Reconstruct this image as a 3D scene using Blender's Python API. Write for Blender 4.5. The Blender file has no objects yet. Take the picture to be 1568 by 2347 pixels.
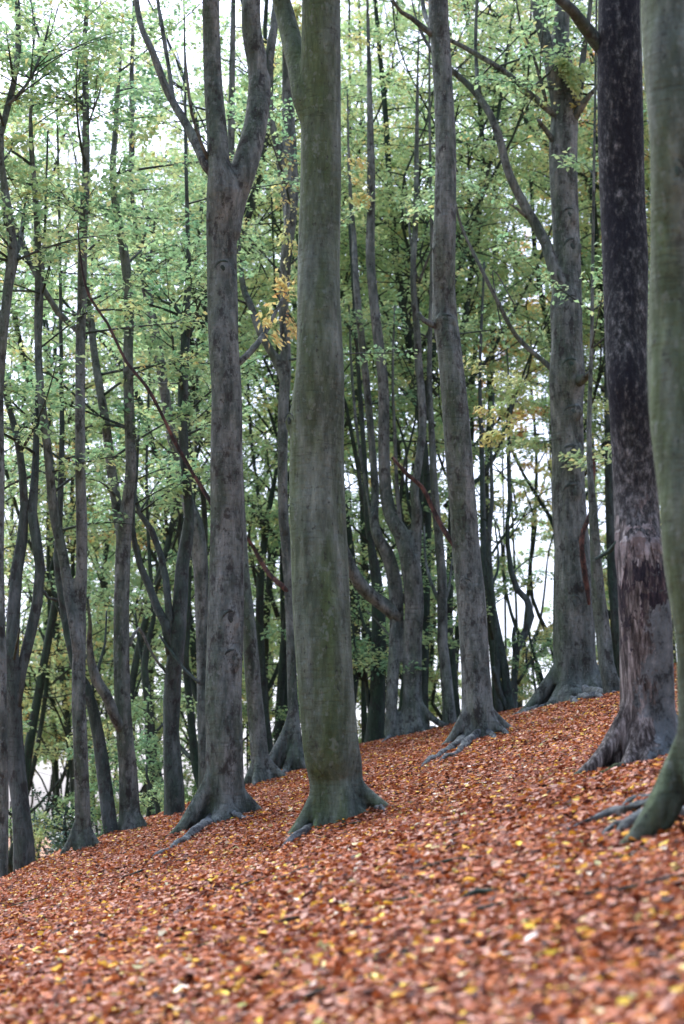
import bpy, math, random
import numpy as np
from mathutils import Vector
random.seed(7)
RNG = np.random.default_rng(11)
R = math.radians
scene = bpy.context.scene
COL = scene.collection

# ------------------------------------------------------------------ camera, sky, sun, exposure
CAM_H, PITCH = 1.56, R(9.0)
FPX = 2347 * 70 / 36.0
cd = bpy.data.cameras.new('camera')
cd.sensor_fit = 'VERTICAL'; cd.sensor_height = 36.0; cd.lens = 70.0
cd.clip_start = 0.1; cd.clip_end = 6000
cd.dof.use_dof = True; cd.dof.focus_distance = 27.0; cd.dof.aperture_fstop = 1.6
cam = bpy.data.objects.new('camera', cd); COL.objects.link(cam)
cam.location = (0, 0, CAM_H); cam.rotation_euler = (R(90) + PITCH, 0, 0)
scene.camera = cam

SUN_EL, SUN_AZ = R(54), R(-28)      # thin overcast, the light comes softly from ahead
w = bpy.data.worlds.new('World'); scene.world = w; w.use_nodes = True
nt = w.node_tree; nt.nodes.clear()
out = nt.nodes.new('ShaderNodeOutputWorld'); bg = nt.nodes.new('ShaderNodeBackground')
sky = nt.nodes.new('ShaderNodeTexSky'); sky.sky_type = 'NISHITA'; sky.sun_disc = False
sky.sun_elevation = SUN_EL; sky.sun_rotation = SUN_AZ
sky.air_density = 1.0; sky.dust_density = 4.0; sky.ozone_density = 1.5
hs = nt.nodes.new('ShaderNodeHueSaturation'); hs.inputs['Saturation'].default_value = 0.50
mx = nt.nodes.new('ShaderNodeMix'); mx.data_type = 'RGBA'; mx.blend_type = 'MULTIPLY'
mx.inputs['Factor'].default_value = 1.0; mx.inputs['B'].default_value = (0.93, 0.99, 1.22, 1)
bg.inputs['Strength'].default_value = 0.14
nt.links.new(sky.outputs[0], hs.inputs['Color']); nt.links.new(hs.outputs[0], mx.inputs['A'])
nt.links.new(mx.outputs['Result'], bg.inputs[0]); nt.links.new(bg.outputs[0], out.inputs[0])
sd = bpy.data.lights.new('sun', 'SUN'); sd.energy = 1.4; sd.angle = R(25); sd.color = (1.0, 0.985, 0.97)
so = bpy.data.objects.new('sun', sd); COL.objects.link(so)
dirv = Vector((math.sin(SUN_AZ) * math.cos(SUN_EL), math.cos(SUN_AZ) * math.cos(SUN_EL), math.sin(SUN_EL)))
so.rotation_euler = dirv.to_track_quat('Z', 'Y').to_euler()
scene.view_settings.view_transform = 'Standard'; scene.view_settings.look = 'None'
scene.view_settings.gamma = 1; scene.view_settings.use_curve_mapping = False
scene.view_settings.exposure = 1.55
scene.cycles.max_bounces = 5; scene.cycles.diffuse_bounces = 3; scene.cycles.transmission_bounces = 3
scene.cycles.use_denoising = True

HAZE = 0
ZLOW = float(40)
# ------------------------------------------------------------------ ground shape
SX = np.array([-300, 0, 470, 640, 830, 1010, 1270, 1430, 1700.])
SD = np.array([27, 29, 37, 40, 43, 42.6, 41.5, 41, 42.])
A_, B_ = 0.262, math.tan(R(4.19))

def ground_z(X, Y):
    X = np.asarray(X, float); Y = np.asarray(Y, float)
    u = 784 + FPX * X / np.maximum(Y, 4.0)
    D = np.interp(u, SX, SD)
    Yc = np.clip(Y, -40, None)
    Xc = 45 * np.tanh(X / 45)
    t = np.maximum(0, Yc - D); wd = 6.0
    drop = 0.36 * (t - wd * (1 - np.exp(-t / wd)))
    z = A_ * Xc + B_ * np.minimum(Yc, D) - drop
    z = np.where(Yc > D, np.maximum(z, -16 + 0.1 * (z + 16)), z)
    far = np.clip((Y - 90) / 200, 0, 1)
    z = z * (1 - far) + (-14) * far
    near = np.clip((70 - np.abs(Y)) / 30, 0, 1)
    b = 0.022 * np.sin(X * 2.1 + 1.3 * np.sin(Y * 0.9)) + 0.02 * np.sin(Y * 1.7 + X * 0.6 + 1) + 0.04 * np.sin(X * 0.7 - Y * 0.45 + 2) + 0.010 * np.sin(X * 5.3 + Y * 3.1)
    return z + b * near

def gz(x, y): return float(ground_z(x, y))

F_ = np.array([0, math.cos(PITCH), math.sin(PITCH)]); U_ = np.array([0, -math.sin(PITCH), math.cos(PITCH)])
def ray(px, py): return np.array([1., 0, 0]) * (px - 784) / FPX + U_ * (1173.5 - py) / FPX + F_
def at(px, py, Y):
    d = ray(px, py); t = Y / d[1]
    return np.array([0, 0, CAM_H]) + d * t
def on_ground(px, py):
    d = ray(px, py); ts = np.linspace(5, 50, 1800)
    P = np.array([0, 0, CAM_H]) + ts[:, None] * d
    below = P[:, 2] < ground_z(P[:, 0], P[:, 1])
    if not below.any():
        k = np.argmin(P[:, 2] - ground_z(P[:, 0], P[:, 1]))
    else: k = np.argmax(below)
    return P[k]
def proj(P):
    v = np.asarray(P) - np.array([0, 0, CAM_H]); dep = v @ F_
    return 784 + FPX * v[..., 0] / dep, 1173.5 - FPX * (v @ U_) / dep, dep

# ------------------------------------------------------------------ materials
def nodes(name):
    m = bpy.data.materials.new(name); m.use_nodes = True; n = m.node_tree.nodes; n.clear()
    o = n.new('ShaderNodeOutputMaterial'); return m, m.node_tree, n, o
def ramp(nt, src, stops, interp='LINEAR'):
    r = nt.nodes.new('ShaderNodeValToRGB'); r.color_ramp.interpolation = interp
    e = r.color_ramp.elements
    e[0].position, e[0].color = stops[0][0], (*stops[0][1], 1)
    e[1].position, e[1].color = stops[-1][0], (*stops[-1][1], 1)
    for p, c in stops[1:-1]:
        k = e.new(p); k.color = (*c, 1)
    nt.links.new(src, r.inputs[0]); return r.outputs[0]
def noise(nt, vec, scale, detail=4, rough=.55, mapping=(1, 1, 1)):
    mp = nt.nodes.new('ShaderNodeMapping'); mp.inputs['Scale'].default_value = mapping
    nt.links.new(vec, mp.inputs[0])
    t = nt.nodes.new('ShaderNodeTexNoise'); t.inputs['Scale'].default_value = scale
    t.inputs['Detail'].default_value = detail; t.inputs['Roughness'].default_value = rough
    nt.links.new(mp.outputs[0], t.inputs[0]); return t.outputs[0]
def mixc(nt, fac, a, b, mode='MIX'):
    m = nt.nodes.new('ShaderNodeMix'); m.data_type = 'RGBA'; m.blend_type = mode
    for k, v in (('Factor', fac), ('A', a), ('B', b)):
        if isinstance(v, (int, float)): m.inputs[k].default_value = v
        elif isinstance(v, tuple): m.inputs[k].default_value = (*v, 1)
        else: nt.links.new(v, m.inputs[k])
    return m.outputs['Result']
def math_(nt, op, a, b=0.0, clamp=False):
    m = nt.nodes.new('ShaderNodeMath'); m.operation = op; m.use_clamp = clamp
    for i, v in enumerate((a, b)):
        if isinstance(v, (int, float)): m.inputs[i].default_value = v
        else: nt.links.new(v, m.inputs[i])
    return m.outputs[0]
BW = ((0, 0, 0), (1, 1, 1))
def step(nt, src, lo, hi): return ramp(nt, src, [(lo, BW[0]), (hi, BW[1])])

def objvec(nt, seed=True):
    tc = nt.nodes.new('ShaderNodeTexCoord'); oi = nt.nodes.new('ShaderNodeObjectInfo')
    ad = nt.nodes.new('ShaderNodeVectorMath'); ad.operation = 'ADD'
    sc = nt.nodes.new('ShaderNodeMath'); sc.operation = 'MULTIPLY'; sc.inputs[1].default_value = 37.0
    nt.links.new(oi.outputs['Random'], sc.inputs[0]); nt.links.new(tc.outputs['Object'], ad.inputs[0]); nt.links.new(sc.outputs[0], ad.inputs[1])
    return ad.outputs[0], tc.outputs['Object']

def bark(name, base, pale, green, gmin, gmax, dark=(.02, .02, .018), dmin=.57, dmax=.68, rough=.85, bump=.95):
    m, nt, n, o = nodes(name)
    v, raw = objvec(nt)
    c = mixc(nt, step(nt, noise(nt, v, 2.6, 6, .66, (1.7, 1.7, .5)), .40, .62), base, pale)
    # vertical wash of algae, heavier on the damp side
    ge = n.new('ShaderNodeNewGeometry'); sx = n.new('ShaderNodeSeparateXYZ'); nt.links.new(ge.outputs['Normal'], sx.inputs[0])
    gn = math_(nt, 'ADD', noise(nt, v, 1.5, 5, .62, (1.5, 1.5, .26)), math_(nt, 'MULTIPLY', sx.outputs[0], -.09))
    c = mixc(nt, math_(nt, 'MULTIPLY', step(nt, gn, gmin, gmax), .9), c, green)
    # vertical streaks
    st_ = noise(nt, v, 5, 7, .72, (2.2, 2.2, .45))
    c = mixc(nt, .55, c, ramp(nt, st_, [(.36, (.34, .34, .34)), (.47, (.82, .82, .82)), (.55, (1.1, 1.1, 1.1)), (.66, (1.9, 1.84, 1.8))]), 'MULTIPLY')
    # short horizontal wrinkles in places
    rg = noise(nt, v, 6, 4, .6, (.8, .8, 4.2))
    c = mixc(nt, math_(nt, 'MULTIPLY', step(nt, noise(nt, v, 1.7, 3), .42, .6), .7), c, ramp(nt, rg, [(.36, (.5, .5, .5)), (.44, (1, 1, 1)), (1, (1.05, 1.05, 1.05))]), 'MULTIPLY')
    # blotches
    d = step(nt, noise(nt, v, 4.5, 7, .72, (1.3, 1.3, .75)), dmin - .05, dmax - .07)
    c = mixc(nt, math_(nt, 'MULTIPLY', d, .8), c, dark)
    pit = step(nt, noise(nt, v, 11, 5, .7, (1.5, 1.5, 1.0)), .60, .66)
    c = mixc(nt, math_(nt, 'MULTIPLY', pit, .75), c, dark)
    sp = step(nt, noise(nt, v, 14, 4, .66, (1, 1, .6)), .57, .65)
    c = mixc(nt, math_(nt, 'MULTIPLY', sp, .55), c, pale)
    b = n.new('ShaderNodeBsdfPrincipled'); nt.links.new(c, b.inputs['Base Color'])
    b.inputs['Roughness'].default_value = rough; b.inputs['Specular IOR Level'].default_value = .25
    h = math_(nt, 'ADD', math_(nt, 'ADD', noise(nt, v, 9, 6, .7, (1.6, 1.6, .35)), math_(nt, 'MULTIPLY', rg, .35)), math_(nt, 'MULTIPLY', noise(nt, v, 3, 3, .5), 1.0))
    bp = n.new('ShaderNodeBump'); bp.inputs['Strength'].default_value = bump; bp.inputs['Distance'].default_value = .07
    nt.links.new(h, bp.inputs['Height']); nt.links.new(bp.outputs[0], b.inputs['Normal'])
    nt.links.new(b.outputs[0], o.inputs[0]); return m

M = {}
M['grey'] = bark('beech_bark', (.062, .083, .071), (.185, .212, .192), (.050, .082, .044), .46, .74)
M['mossy'] = bark('mossy_beech_bark', (.062, .086, .066), (.160, .200, .165), (.062, .098, .036), .36, .62, dmin=.64, dmax=.8)
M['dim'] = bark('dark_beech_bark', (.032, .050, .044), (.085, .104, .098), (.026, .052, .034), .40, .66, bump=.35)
M['root'] = bark('root_bark', (.072, .088, .086), (.20, .228, .228), (.06, .075, .045), .58, .8, dmin=.55, dmax=.7)
M['mossroot'] = bark('mossy_root_bark', (.10, .098, .10), (.16, .16, .16), (.055, .085, .018), .30, .5)
M['dead'] = bark('dead_branch_bark', (.036, .028, .024), (.17, .085, .065), (.05, .04, .03), .55, .75, dmin=.5, dmax=.62)
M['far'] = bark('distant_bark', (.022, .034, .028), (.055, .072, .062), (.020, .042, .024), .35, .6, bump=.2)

def peeled(zp, zq):
    m, nt, n, o = nodes('charred_and_stripped_bark')
    v, raw = objvec(nt)
    sx = n.new('ShaderNodeSeparateXYZ'); nt.links.new(raw, sx.inputs[0])
    X, Z = sx.outputs[0], sx.outputs[2]
    # dark crusty bark
    crust = noise(nt, v, 13, 7, .74, (1.5, 1.5, .8))
    up = ramp(nt, crust, [(.34, (.003, .005, .008)), (.51, (.008, .011, .016)), (.58, (.022, .027, .028)), (.68, (.12, .13, .13))])
    jag0 = noise(nt, v, 3.2, 6, .7, (1.5, 1.5, .8))
    big = step(nt, noise(nt, v, 2.2, 4, .6, (1.6, 1.6, .5)), .42, .60)
    up2 = ramp(nt, crust, [(.38, (.006, .009, .010)), (.49, (.022, .029, .029)), (.60, (.10, .115, .112)), (.68, (.24, .26, .255))])
    up = mixc(nt, big, up, up2)
    lowz = step(nt, math_(nt, 'ADD', math_(nt, 'MULTIPLY', math_(nt, 'SUBTRACT', Z, zp), -.35), math_(nt, 'MULTIPLY', jag0, .9)), .02, .42)
    up = mixc(nt, lowz, up, ramp(nt, crust, [(.36, (.012, .014, .015)), (.47, (.05, .055, .053)), (.57, (.14, .15, .145)), (.68, (.26, .27, .265))]))
    hi = step(nt, math_(nt, 'ADD', math_(nt, 'MULTIPLY', Z, .22), math_(nt, 'MULTIPLY', noise(nt, v, 2.5, 3), .5)), 1.05, 1.5)
    up = mixc(nt, math_(nt, 'MULTIPLY', hi, .6), up, (.012, .016, .02))
    # stripped wood
    wd = ramp(nt, noise(nt, v, 8, 6, .74, (2.6, 2.6, .26)), [(.38, (.016, .014, .012)), (.47, (.060, .054, .048)), (.55, (.15, .140, .125)), (.65, (.38, .36, .33))])
    sm = ramp(nt, noise(nt, v, 5, 6, .7, (1.2, 1.2, .9)), [(.36, (.03, .038, .038)), (.44, (.10, .125, .125)), (.56, (.15, .18, .18)), (.68, (.27, .31, .31))])
    jag = noise(nt, v, 6, 6, .7, (2, 2, .5)); jag2 = noise(nt, v, 3.2, 7, .74, (1.8, 1.8, 1.1))
    side = step(nt, math_(nt, 'ADD', math_(nt, 'MULTIPLY', X, .8), math_(nt, 'MULTIPLY', jag2, .75)), .36, .40)
    low = mixc(nt, side, wd, sm)
    # dark band under the torn edge
    zj = math_(nt, 'ADD', Z, math_(nt, 'MULTIPLY', math_(nt, 'SUBTRACT', jag, .5), .85))
    band = math_(nt, 'GREATER_THAN', math_(nt, 'ADD', Z, math_(nt, 'MULTIPLY', math_(nt, 'SUBTRACT', jag2, .5), 4.2)), zq)
    low = mixc(nt, band, low, ramp(nt, noise(nt, v, 9, 6, .75, (2, 2, .35)), [(.38, (.006, .006, .010)), (.5, (.022, .020, .026)), (.58, (.060, .046, .046)), (.66, (.20, .16, .155))]))
    zk = math_(nt, 'ADD', Z, math_(nt, 'MULTIPLY', math_(nt, 'SUBTRACT', noise(nt, v, 7, 5, .65, (2.4, 2.4, .42)), .5), 2.2))
    torn = ramp(nt, noise(nt, v, 11, 6, .72, (2.4, 2.4, .3)), [(.38, (.03, .028, .026)), (.50, (.11, .10, .093)), (.59, (.27, .26, .24)), (.68, (.50, .49, .46))])
    low = mixc(nt, math_(nt, 'GREATER_THAN', zk, zp - .30), low, torn)
    fac = math_(nt, 'GREATER_THAN', math_(nt, 'ADD', Z, math_(nt, 'MULTIPLY', math_(nt, 'SUBTRACT', jag2, .5), 2.0)), zp + .04)
    c = mixc(nt, fac, low, up)
    b = n.new('ShaderNodeBsdfPrincipled'); nt.links.new(c, b.inputs['Base Color'])
    b.inputs['Roughness'].default_value = .85; b.inputs['Specular IOR Level'].default_value = .25
    bp = n.new('ShaderNodeBump'); bp.inputs['Strength'].default_value = .8; bp.inputs['Distance'].default_value = .05
    nt.links.new(math_(nt, 'ADD', math_(nt, 'ADD', crust, noise(nt, v, 8, 6, .74, (2.6, 2.6, .26))), math_(nt, 'MULTIPLY', fac, .8)), bp.inputs['Height']); nt.links.new(bp.outputs[0], b.inputs['Normal'])
    nt.links.new(b.outputs[0], o.inputs[0]); return m

def leafmat(name, stops, trans=.5, rough=.6, spec=.2):
    m, nt, n, o = nodes(name)
    a = n.new('ShaderNodeAttribute'); a.attribute_name = 'hue'; a.attribute_type = 'GEOMETRY'
    c = ramp(nt, a.outputs['Fac'], stops)
    d = n.new('ShaderNodeBsdfPrincipled'); d.inputs['Roughness'].default_value = rough; d.inputs['Specular IOR Level'].default_value = spec
    nt.links.new(c, d.inputs['Base Color'])
    t = n.new('ShaderNodeBsdfTranslucent'); nt.links.new(c, t.inputs[0])
    s = n.new('ShaderNodeMixShader'); s.inputs[0].default_value = trans
    nt.links.new(d.outputs[0], s.inputs[1]); nt.links.new(t.outputs[0], s.inputs[2]); nt.links.new(s.outputs[0], o.inputs[0])
    return m
M['leaf'] = leafmat('beech_leaves', [(0, (.09, .21, .12)), (.25, (.21, .39, .20)), (.5, (.37, .53, .25)), (.68, (.56, .62, .28)), (.8, (.66, .58, .22)), (.92, (.58, .34, .13)), (1, (.58, .28, .12))], .58)
M['holly'] = leafmat('holly_leaves', [(0, (.015, .045, .03)), (.6, (.035, .09, .055)), (1, (.10, .17, .10))], .2, .35)
LIT = [(0, (.018, .008, .007)), (.10, (.07, .022, .014)), (.22, (.17, .040, .018)), (.36, (.35, .098, .030)), (.50, (.48, .145, .036)), (.60, (.38, .155, .10)), (.70, (.60, .36, .26)), (.78, (.60, .22, .04)), (.86, (.80, .46, .045)), (.93, (.84, .64, .08)), (.97, (.88, .78, .66)), (1, (.38, .40, .09))]
M['litter'] = leafmat('fallen_beech_leaves', LIT, .12, .6, .12)

def groundmat():
    m, nt, n, o = nodes('leaf_strewn_soil')
    tc = n.new('ShaderNodeTexCoord'); v = tc.outputs['Object']
    mp = n.new('ShaderNodeMapping'); mp.inputs['Scale'].default_value = (1, 1, 1); nt.links.new(v, mp.inputs[0])
    vo = n.new('ShaderNodeTexVoronoi'); vo.inputs['Scale'].default_value = 16; nt.links.new(mp.outputs[0], vo.inputs[0])
    sp = n.new('ShaderNodeSeparateColor'); nt.links.new(vo.outputs['Color'], sp.inputs[0])
    c = ramp(nt, sp.outputs[0], LIT)
    c = mixc(nt, step(nt, noise(nt, v, 1.5, 5, .6), .5, .75), c, (.07, .03, .02))
    c = mixc(nt, .35, c, (.06, .028, .018))
    b = n.new('ShaderNodeBsdfPrincipled'); nt.links.new(c, b.inputs['Base Color']); b.inputs['Roughness'].default_value = .9
    bp = n.new('ShaderNodeBump'); bp.inputs['Strength'].default_value = .6; bp.inputs['Distance'].default_value = .03
    nt.links.new(vo.outputs['Distance'], bp.inputs['Height']); nt.links.new(bp.outputs[0], b.inputs['Normal'])
    nt.links.new(b.outputs[0], o.inputs[0]); return m
M['ground'] = groundmat()

# ------------------------------------------------------------------ mesh helpers
class MB:
    def __init__(s): s.V = []; s.Q = []; s.n = 0; s.T = []
    def tube(s, P, r, sides=12, lump=0.0, seed=0, flute=None, ref=(0, 1, 0)):
        """P (n,3) centreline, r (n,) radii; flute (n,) strength of vertical buttress ridges."""
        P = np.asarray(P, float); r = np.asarray(r, float); n = len(P)
        T = np.gradient(P, axis=0); T /= np.linalg.norm(T, axis=1)[:, None] + 1e-9
        ref = np.tile(np.array(ref, float), (n, 1))
        bad = np.abs((T * ref).sum(1)) > .93
        if bad.any(): ref[:] = (0.31, .2, .93) if abs(T[:, 2]).mean() < .5 else (.9, .1, .3)
        N1 = np.cross(T, ref); N1 /= np.linalg.norm(N1, axis=1)[:, None] + 1e-9
        N2 = np.cross(N1, T)
        th = np.linspace(0, 2 * np.pi, sides, endpoint=False)
        S = np.concatenate([[0], np.cumsum(np.linalg.norm(np.diff(P, axis=0), axis=1))])[:, None]
        g = np.random.default_rng(seed)
        k = np.ones((n, sides))
        if lump:
            R0 = max(r.mean(), .02)
            for _ in range(7):
                kk = g.integers(1, 5); k += lump * g.uniform(.3, 1) * np.sin(kk * th[None] + g.uniform(0, 6.3) + S * g.uniform(.3, 2.6) / (R0 * 3.2) * g.choice([-1, 1]))
        if flute is not None:
            f = np.asarray(flute)[:, None]; p1, p2 = g.uniform(0, 6.3, 2)
            k += f * (.5 * np.sin(5 * th[None] + p1 + .2 * S) + .35 * np.sin(3 * th[None] + p2) + .2 * np.sin(8 * th[None] + p1))
        V = P[:, None] + (N1[:, None] * np.cos(th)[None, :, None] + N2[:, None] * np.sin(th)[None, :, None]) * (r[:, None] * k)[..., None]
        a = np.arange(n - 1)[:, None] * sides + np.arange(sides)[None]; b = np.arange(n - 1)[:, None] * sides + (np.arange(sides)[None] + 1) % sides
        q = np.stack([a, b, b + sides, a + sides], -1).reshape(-1, 4) + s.n
        base = s.n
        s.V.append(V.reshape(-1, 3)); s.V.append(np.array([P[0], P[-1]])); s.Q.append(q)
        c0, c1 = base + n * sides, base + n * sides + 1
        i = np.arange(sides); j = (i + 1) % sides
        s.T.append(np.stack([np.full(sides, c0), base + j, base + i], -1)); e = base + (n - 1) * sides
        s.T.append(np.stack([np.full(sides, c1), e + i, e + j], -1)); s.n += n * sides + 2
    def blob(s, c, rad, seed=0, seg=14):
        """a lumpy knot: squashed, dented ellipsoid"""
        g = np.random.default_rng(seed); u = np.linspace(.02, np.pi - .02, 9); P = []
        zz = np.cos(u) * rad[2]; r = np.sin(u)
        th = np.linspace(0, 2 * np.pi, seg, endpoint=False)
        V = np.stack([np.outer(r, np.cos(th)) * rad[0], np.outer(r, np.sin(th)) * rad[1], np.tile(zz[:, None], (1, seg))], -1)
        V *= (1 + .14 * np.sin(3 * V[..., 0:1] / rad[0] + g.uniform(0, 6)) * np.cos(3.3 * V[..., 2:3] / rad[2] + g.uniform(0, 6)))
        n = len(u); a = np.arange(n - 1)[:, None] * seg + np.arange(seg)[None]; b = np.arange(n - 1)[:, None] * seg + (np.arange(seg)[None] + 1) % seg
        s.Q.append(np.stack([a, b, b + seg, a + seg], -1).reshape(-1, 4)[:, ::-1] + s.n)
        s.V.append((V + np.asarray(c)).reshape(-1, 3)); s.n += n * seg
    def build(s, name, mats, parent=None, origin=(0, 0, 0), smooth=True):
        V = np.concatenate(s.V) - np.asarray(origin)
        fs = ([np.concatenate(s.Q)] if s.Q else []) + ([np.concatenate(s.T)] if s.T else [])
        return mesh_np(name, V, fs, mats, parent, smooth)

def mesh_np(name, V, faces, mats, parent=None, smooth=True, hue=None, matidx=None):
    me = bpy.data.meshes.new(name); V = np.ascontiguousarray(V, dtype=np.float32)
    me.vertices.add(len(V)); me.vertices.foreach_set('co', V.ravel())
    li = np.concatenate([f.ravel() for f in faces]).astype(np.int32)
    tot = np.concatenate([np.full(len(f), f.shape[1]) for f in faces]).astype(np.int32)
    st = np.concatenate([[0], np.cumsum(tot)[:-1]]).astype(np.int32)
    me.loops.add(len(li)); me.loops.foreach_set('vertex_index', li)
    me.polygons.add(len(tot)); me.polygons.foreach_set('loop_start', st); me.polygons.foreach_set('loop_total', tot)
    me.polygons.foreach_set('use_smooth', np.full(len(tot), smooth))
    if matidx is not None: me.polygons.foreach_set('material_index', matidx.astype(np.int32))
    if hue is not None:
        at_ = me.attributes.new('hue', 'FLOAT', 'FACE'); at_.data.foreach_set('value', hue.astype(np.float32))
    for m in (mats if isinstance(mats, list) else [mats]): me.materials.append(m)
    me.update(calc_edges=True)
    o = bpy.data.objects.new(name, me); COL.objects.link(o)
    if parent: o.parent = parent
    return o

def tag(o, label=None, cat=None, group=None, kind=None):
    if label: o['label'] = label
    if cat: o['category'] = cat
    if group: o['group'] = group
    if kind: o['kind'] = kind
    return o
def empty(name, loc):
    o = bpy.data.objects.new(name, None); COL.objects.link(o); o.location = loc; o.empty_display_size = .3; return o

def smoothpath(P, r, step):
    """Catmull-Rom through points, resampled"""
    P = np.asarray(P, float); r = np.asarray(r, float)
    if len(P) < 3:
        n = max(3, int(np.linalg.norm(P[-1] - P[0]) / step)); t = np.linspace(0, 1, n)[:, None]
        return P[0] * (1 - t) + P[-1] * t, r[0] * (1 - t[:, 0]) + r[-1] * t[:, 0]
    Q = np.vstack([2 * P[0] - P[1], P, 2 * P[-1] - P[-2]]); q = np.concatenate([[r[0]], r, [r[-1]]])
    oP, oR = [], []
    for i in range(1, len(Q) - 2):
        L = np.linalg.norm(Q[i + 1] - Q[i]); n = max(1, int(round(L / step)))
        for t in np.arange(n) / n:
            a, b, c, d = Q[i - 1], Q[i], Q[i + 1], Q[i + 2]
            oP.append(.5 * (2 * b + (c - a) * t + (2 * a - 5 * b + 4 * c - d) * t * t + (-a + 3 * b - 3 * c + d) * t ** 3))
            oR.append(q[i] * (1 - t) + q[i + 1] * t)
    oP.append(P[-1]); oR.append(r[-1]); return np.array(oP), np.array(oR)

# ------------------------------------------------------------------ foliage
class Leaves:
    def __init__(s): s.c = []; s.d = []; s.n = []; s.l = []; s.h = []
    def add(s, c, d, n, l, h): s.c.append(c); s.d.append(d); s.n.append(n); s.l.append(l); s.h.append(h)
    def arrays(s, wr=.6, fold=.0):
        c, d, n, l, h = map(np.concatenate, (s.c, s.d, s.n, s.l, s.h))
        d /= np.linalg.norm(d, axis=1)[:, None]; sd_ = np.cross(n, d); sd_ /= np.linalg.norm(sd_, axis=1)[:, None] + 1e-9
        n = np.cross(d, sd_); L = l[:, None]; W = L * wr / 2
        V = np.stack([c, c + d * L * .5 + sd_ * W + n * L * .08, c + d * L - n * L * .1, c + d * L * .5 - sd_ * W + n * L * .08], 1)
        Fq = np.arange(len(c) * 4).reshape(-1, 4); return V.reshape(-1, 3), Fq, h

def bough(LV, W, p0, d0, length, g, leaf=.12, hue=.4, hs=.13, r0=.02, dens=1.0, droop=.12, plane=None, twigs=True, spread=1.0):
    """one leafy bough: a curved stem, side twigs left and right in a loosely level spray, leaves along each"""
    n = 7; t = np.linspace(0, 1, n)[:, None]; d0 = d0 / np.linalg.norm(d0)
    bend = g.normal(0, .12, 3) * length; P = p0 + d0 * length * t + bend * t * t - np.array([0, 0, droop * length]) * t ** 2.2
    if W is not None: W.tube(P, np.linspace(r0, r0 * .2, n), 5)
    up = np.array([0, 0, 1.]) + g.normal(0, .22, 3) if plane is None else plane
    up /= np.linalg.norm(up)
    nt_ = max(4, int(length * 7 * dens))
    ts = g.uniform(.18, 1, nt_); base = np.array([np.interp(ts, t[:, 0], P[:, k]) for k in range(3)]).T
    side = np.cross(d0, up); side /= np.linalg.norm(side) + 1e-9
    sg = g.choice([-1, 1], nt_)[:, None]
    td = side * sg + d0 * g.uniform(.3, 1.2, (nt_, 1)) + up * g.normal(0, .18, (nt_, 1)); td /= np.linalg.norm(td, axis=1)[:, None]
    tl = (g.uniform(.3, .75, nt_) * (1.15 - ts * .7) * min(1.3, length * .5) * spread)[:, None]
    if W is not None and twigs:
        for k in range(0, nt_, 2): W.tube(np.array([base[k], base[k] + td[k] * tl[k] * .55 + [0, 0, .02], base[k] + td[k] * tl[k]]), [r0 * .3, r0 * .2, r0 * .1], 3)
    m = max(4, int(11 * dens)); u = g.uniform(.1, 1.05, (nt_, m, 1))
    c = base[:, None] + td[:, None] * tl[:, None] * u + g.normal(0, .05, (nt_, m, 3)) + up * g.normal(0, .05, (nt_, m, 1))
    ld = td[:, None] + side * g.choice([-1, 1], (nt_, m, 1)) * .8 + g.normal(0, .35, (nt_, m, 3)) - np.array([0, 0, .25])
    ln = up + g.normal(0, .42, (nt_, m, 3)); k = nt_ * m
    hh = hue + g.normal(0, hs * .55) + g.normal(0, hs, (nt_, 1)) * .6 + g.normal(0, hs, (nt_, m)) * .7
    LV.add(c.reshape(-1, 3), ld.reshape(-1, 3), ln.reshape(-1, 3), g.uniform(.7, 1.2, k) * leaf, np.clip(hh.ravel(), 0, 1))

def build_crown(name, LV, W, parent, origin, leafm='leaf', wood='dim'):
    V, Fq, h = LV.arrays(); fs = [Fq]; mi = [np.zeros(len(Fq))]; hue = [h]; Vs = [V]
    if W is not None and W.n:
        Wv = np.concatenate(W.V); q = np.concatenate(W.Q) + len(V); t = np.concatenate(W.T) + len(V)
        fs += [q, t]; mi += [np.ones(len(q) + len(t))]; hue += [np.zeros(len(q) + len(t))]; Vs.append(Wv)
    return mesh_np(name, np.concatenate(Vs) - np.asarray(origin), fs, [M[leafm], M[wood]], parent, True, np.concatenate(hue), np.concatenate(mi))

# ------------------------------------------------------------------ trees
ROOTN = [0]
def start_Y(pt, allst, Y0):
    best = (1e9, Y0)
    for P, r in allst:
        x, y, _ = proj(P); d = (x - pt[0]) ** 2 + (y - pt[1]) ** 2; k = int(np.argmin(d))
        if d[k] < best[0]: best = (d[k], P[k][1])
    return best[1]
def pix_path(pts, Y0, dy, g, wob):
    """pixel polyline -> world path on an upright sheet at distance Y0 that drifts away by dy along its length"""
    n = len(pts); ph = g.uniform(0, 6.3); P = []; r = []
    for i, (x, y, wd) in enumerate(pts):
        Y = Y0 + dy * i / max(1, n - 1) + wob * math.sin(ph + i * 1.1) * (0 if i == 0 else 1)
        p = at(x, y, Y); P.append(p); r.append(wd / 2 / FPX * (p - np.array([0, 0, CAM_H])) @ F_)
    return np.array(P), np.array(r)

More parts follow.
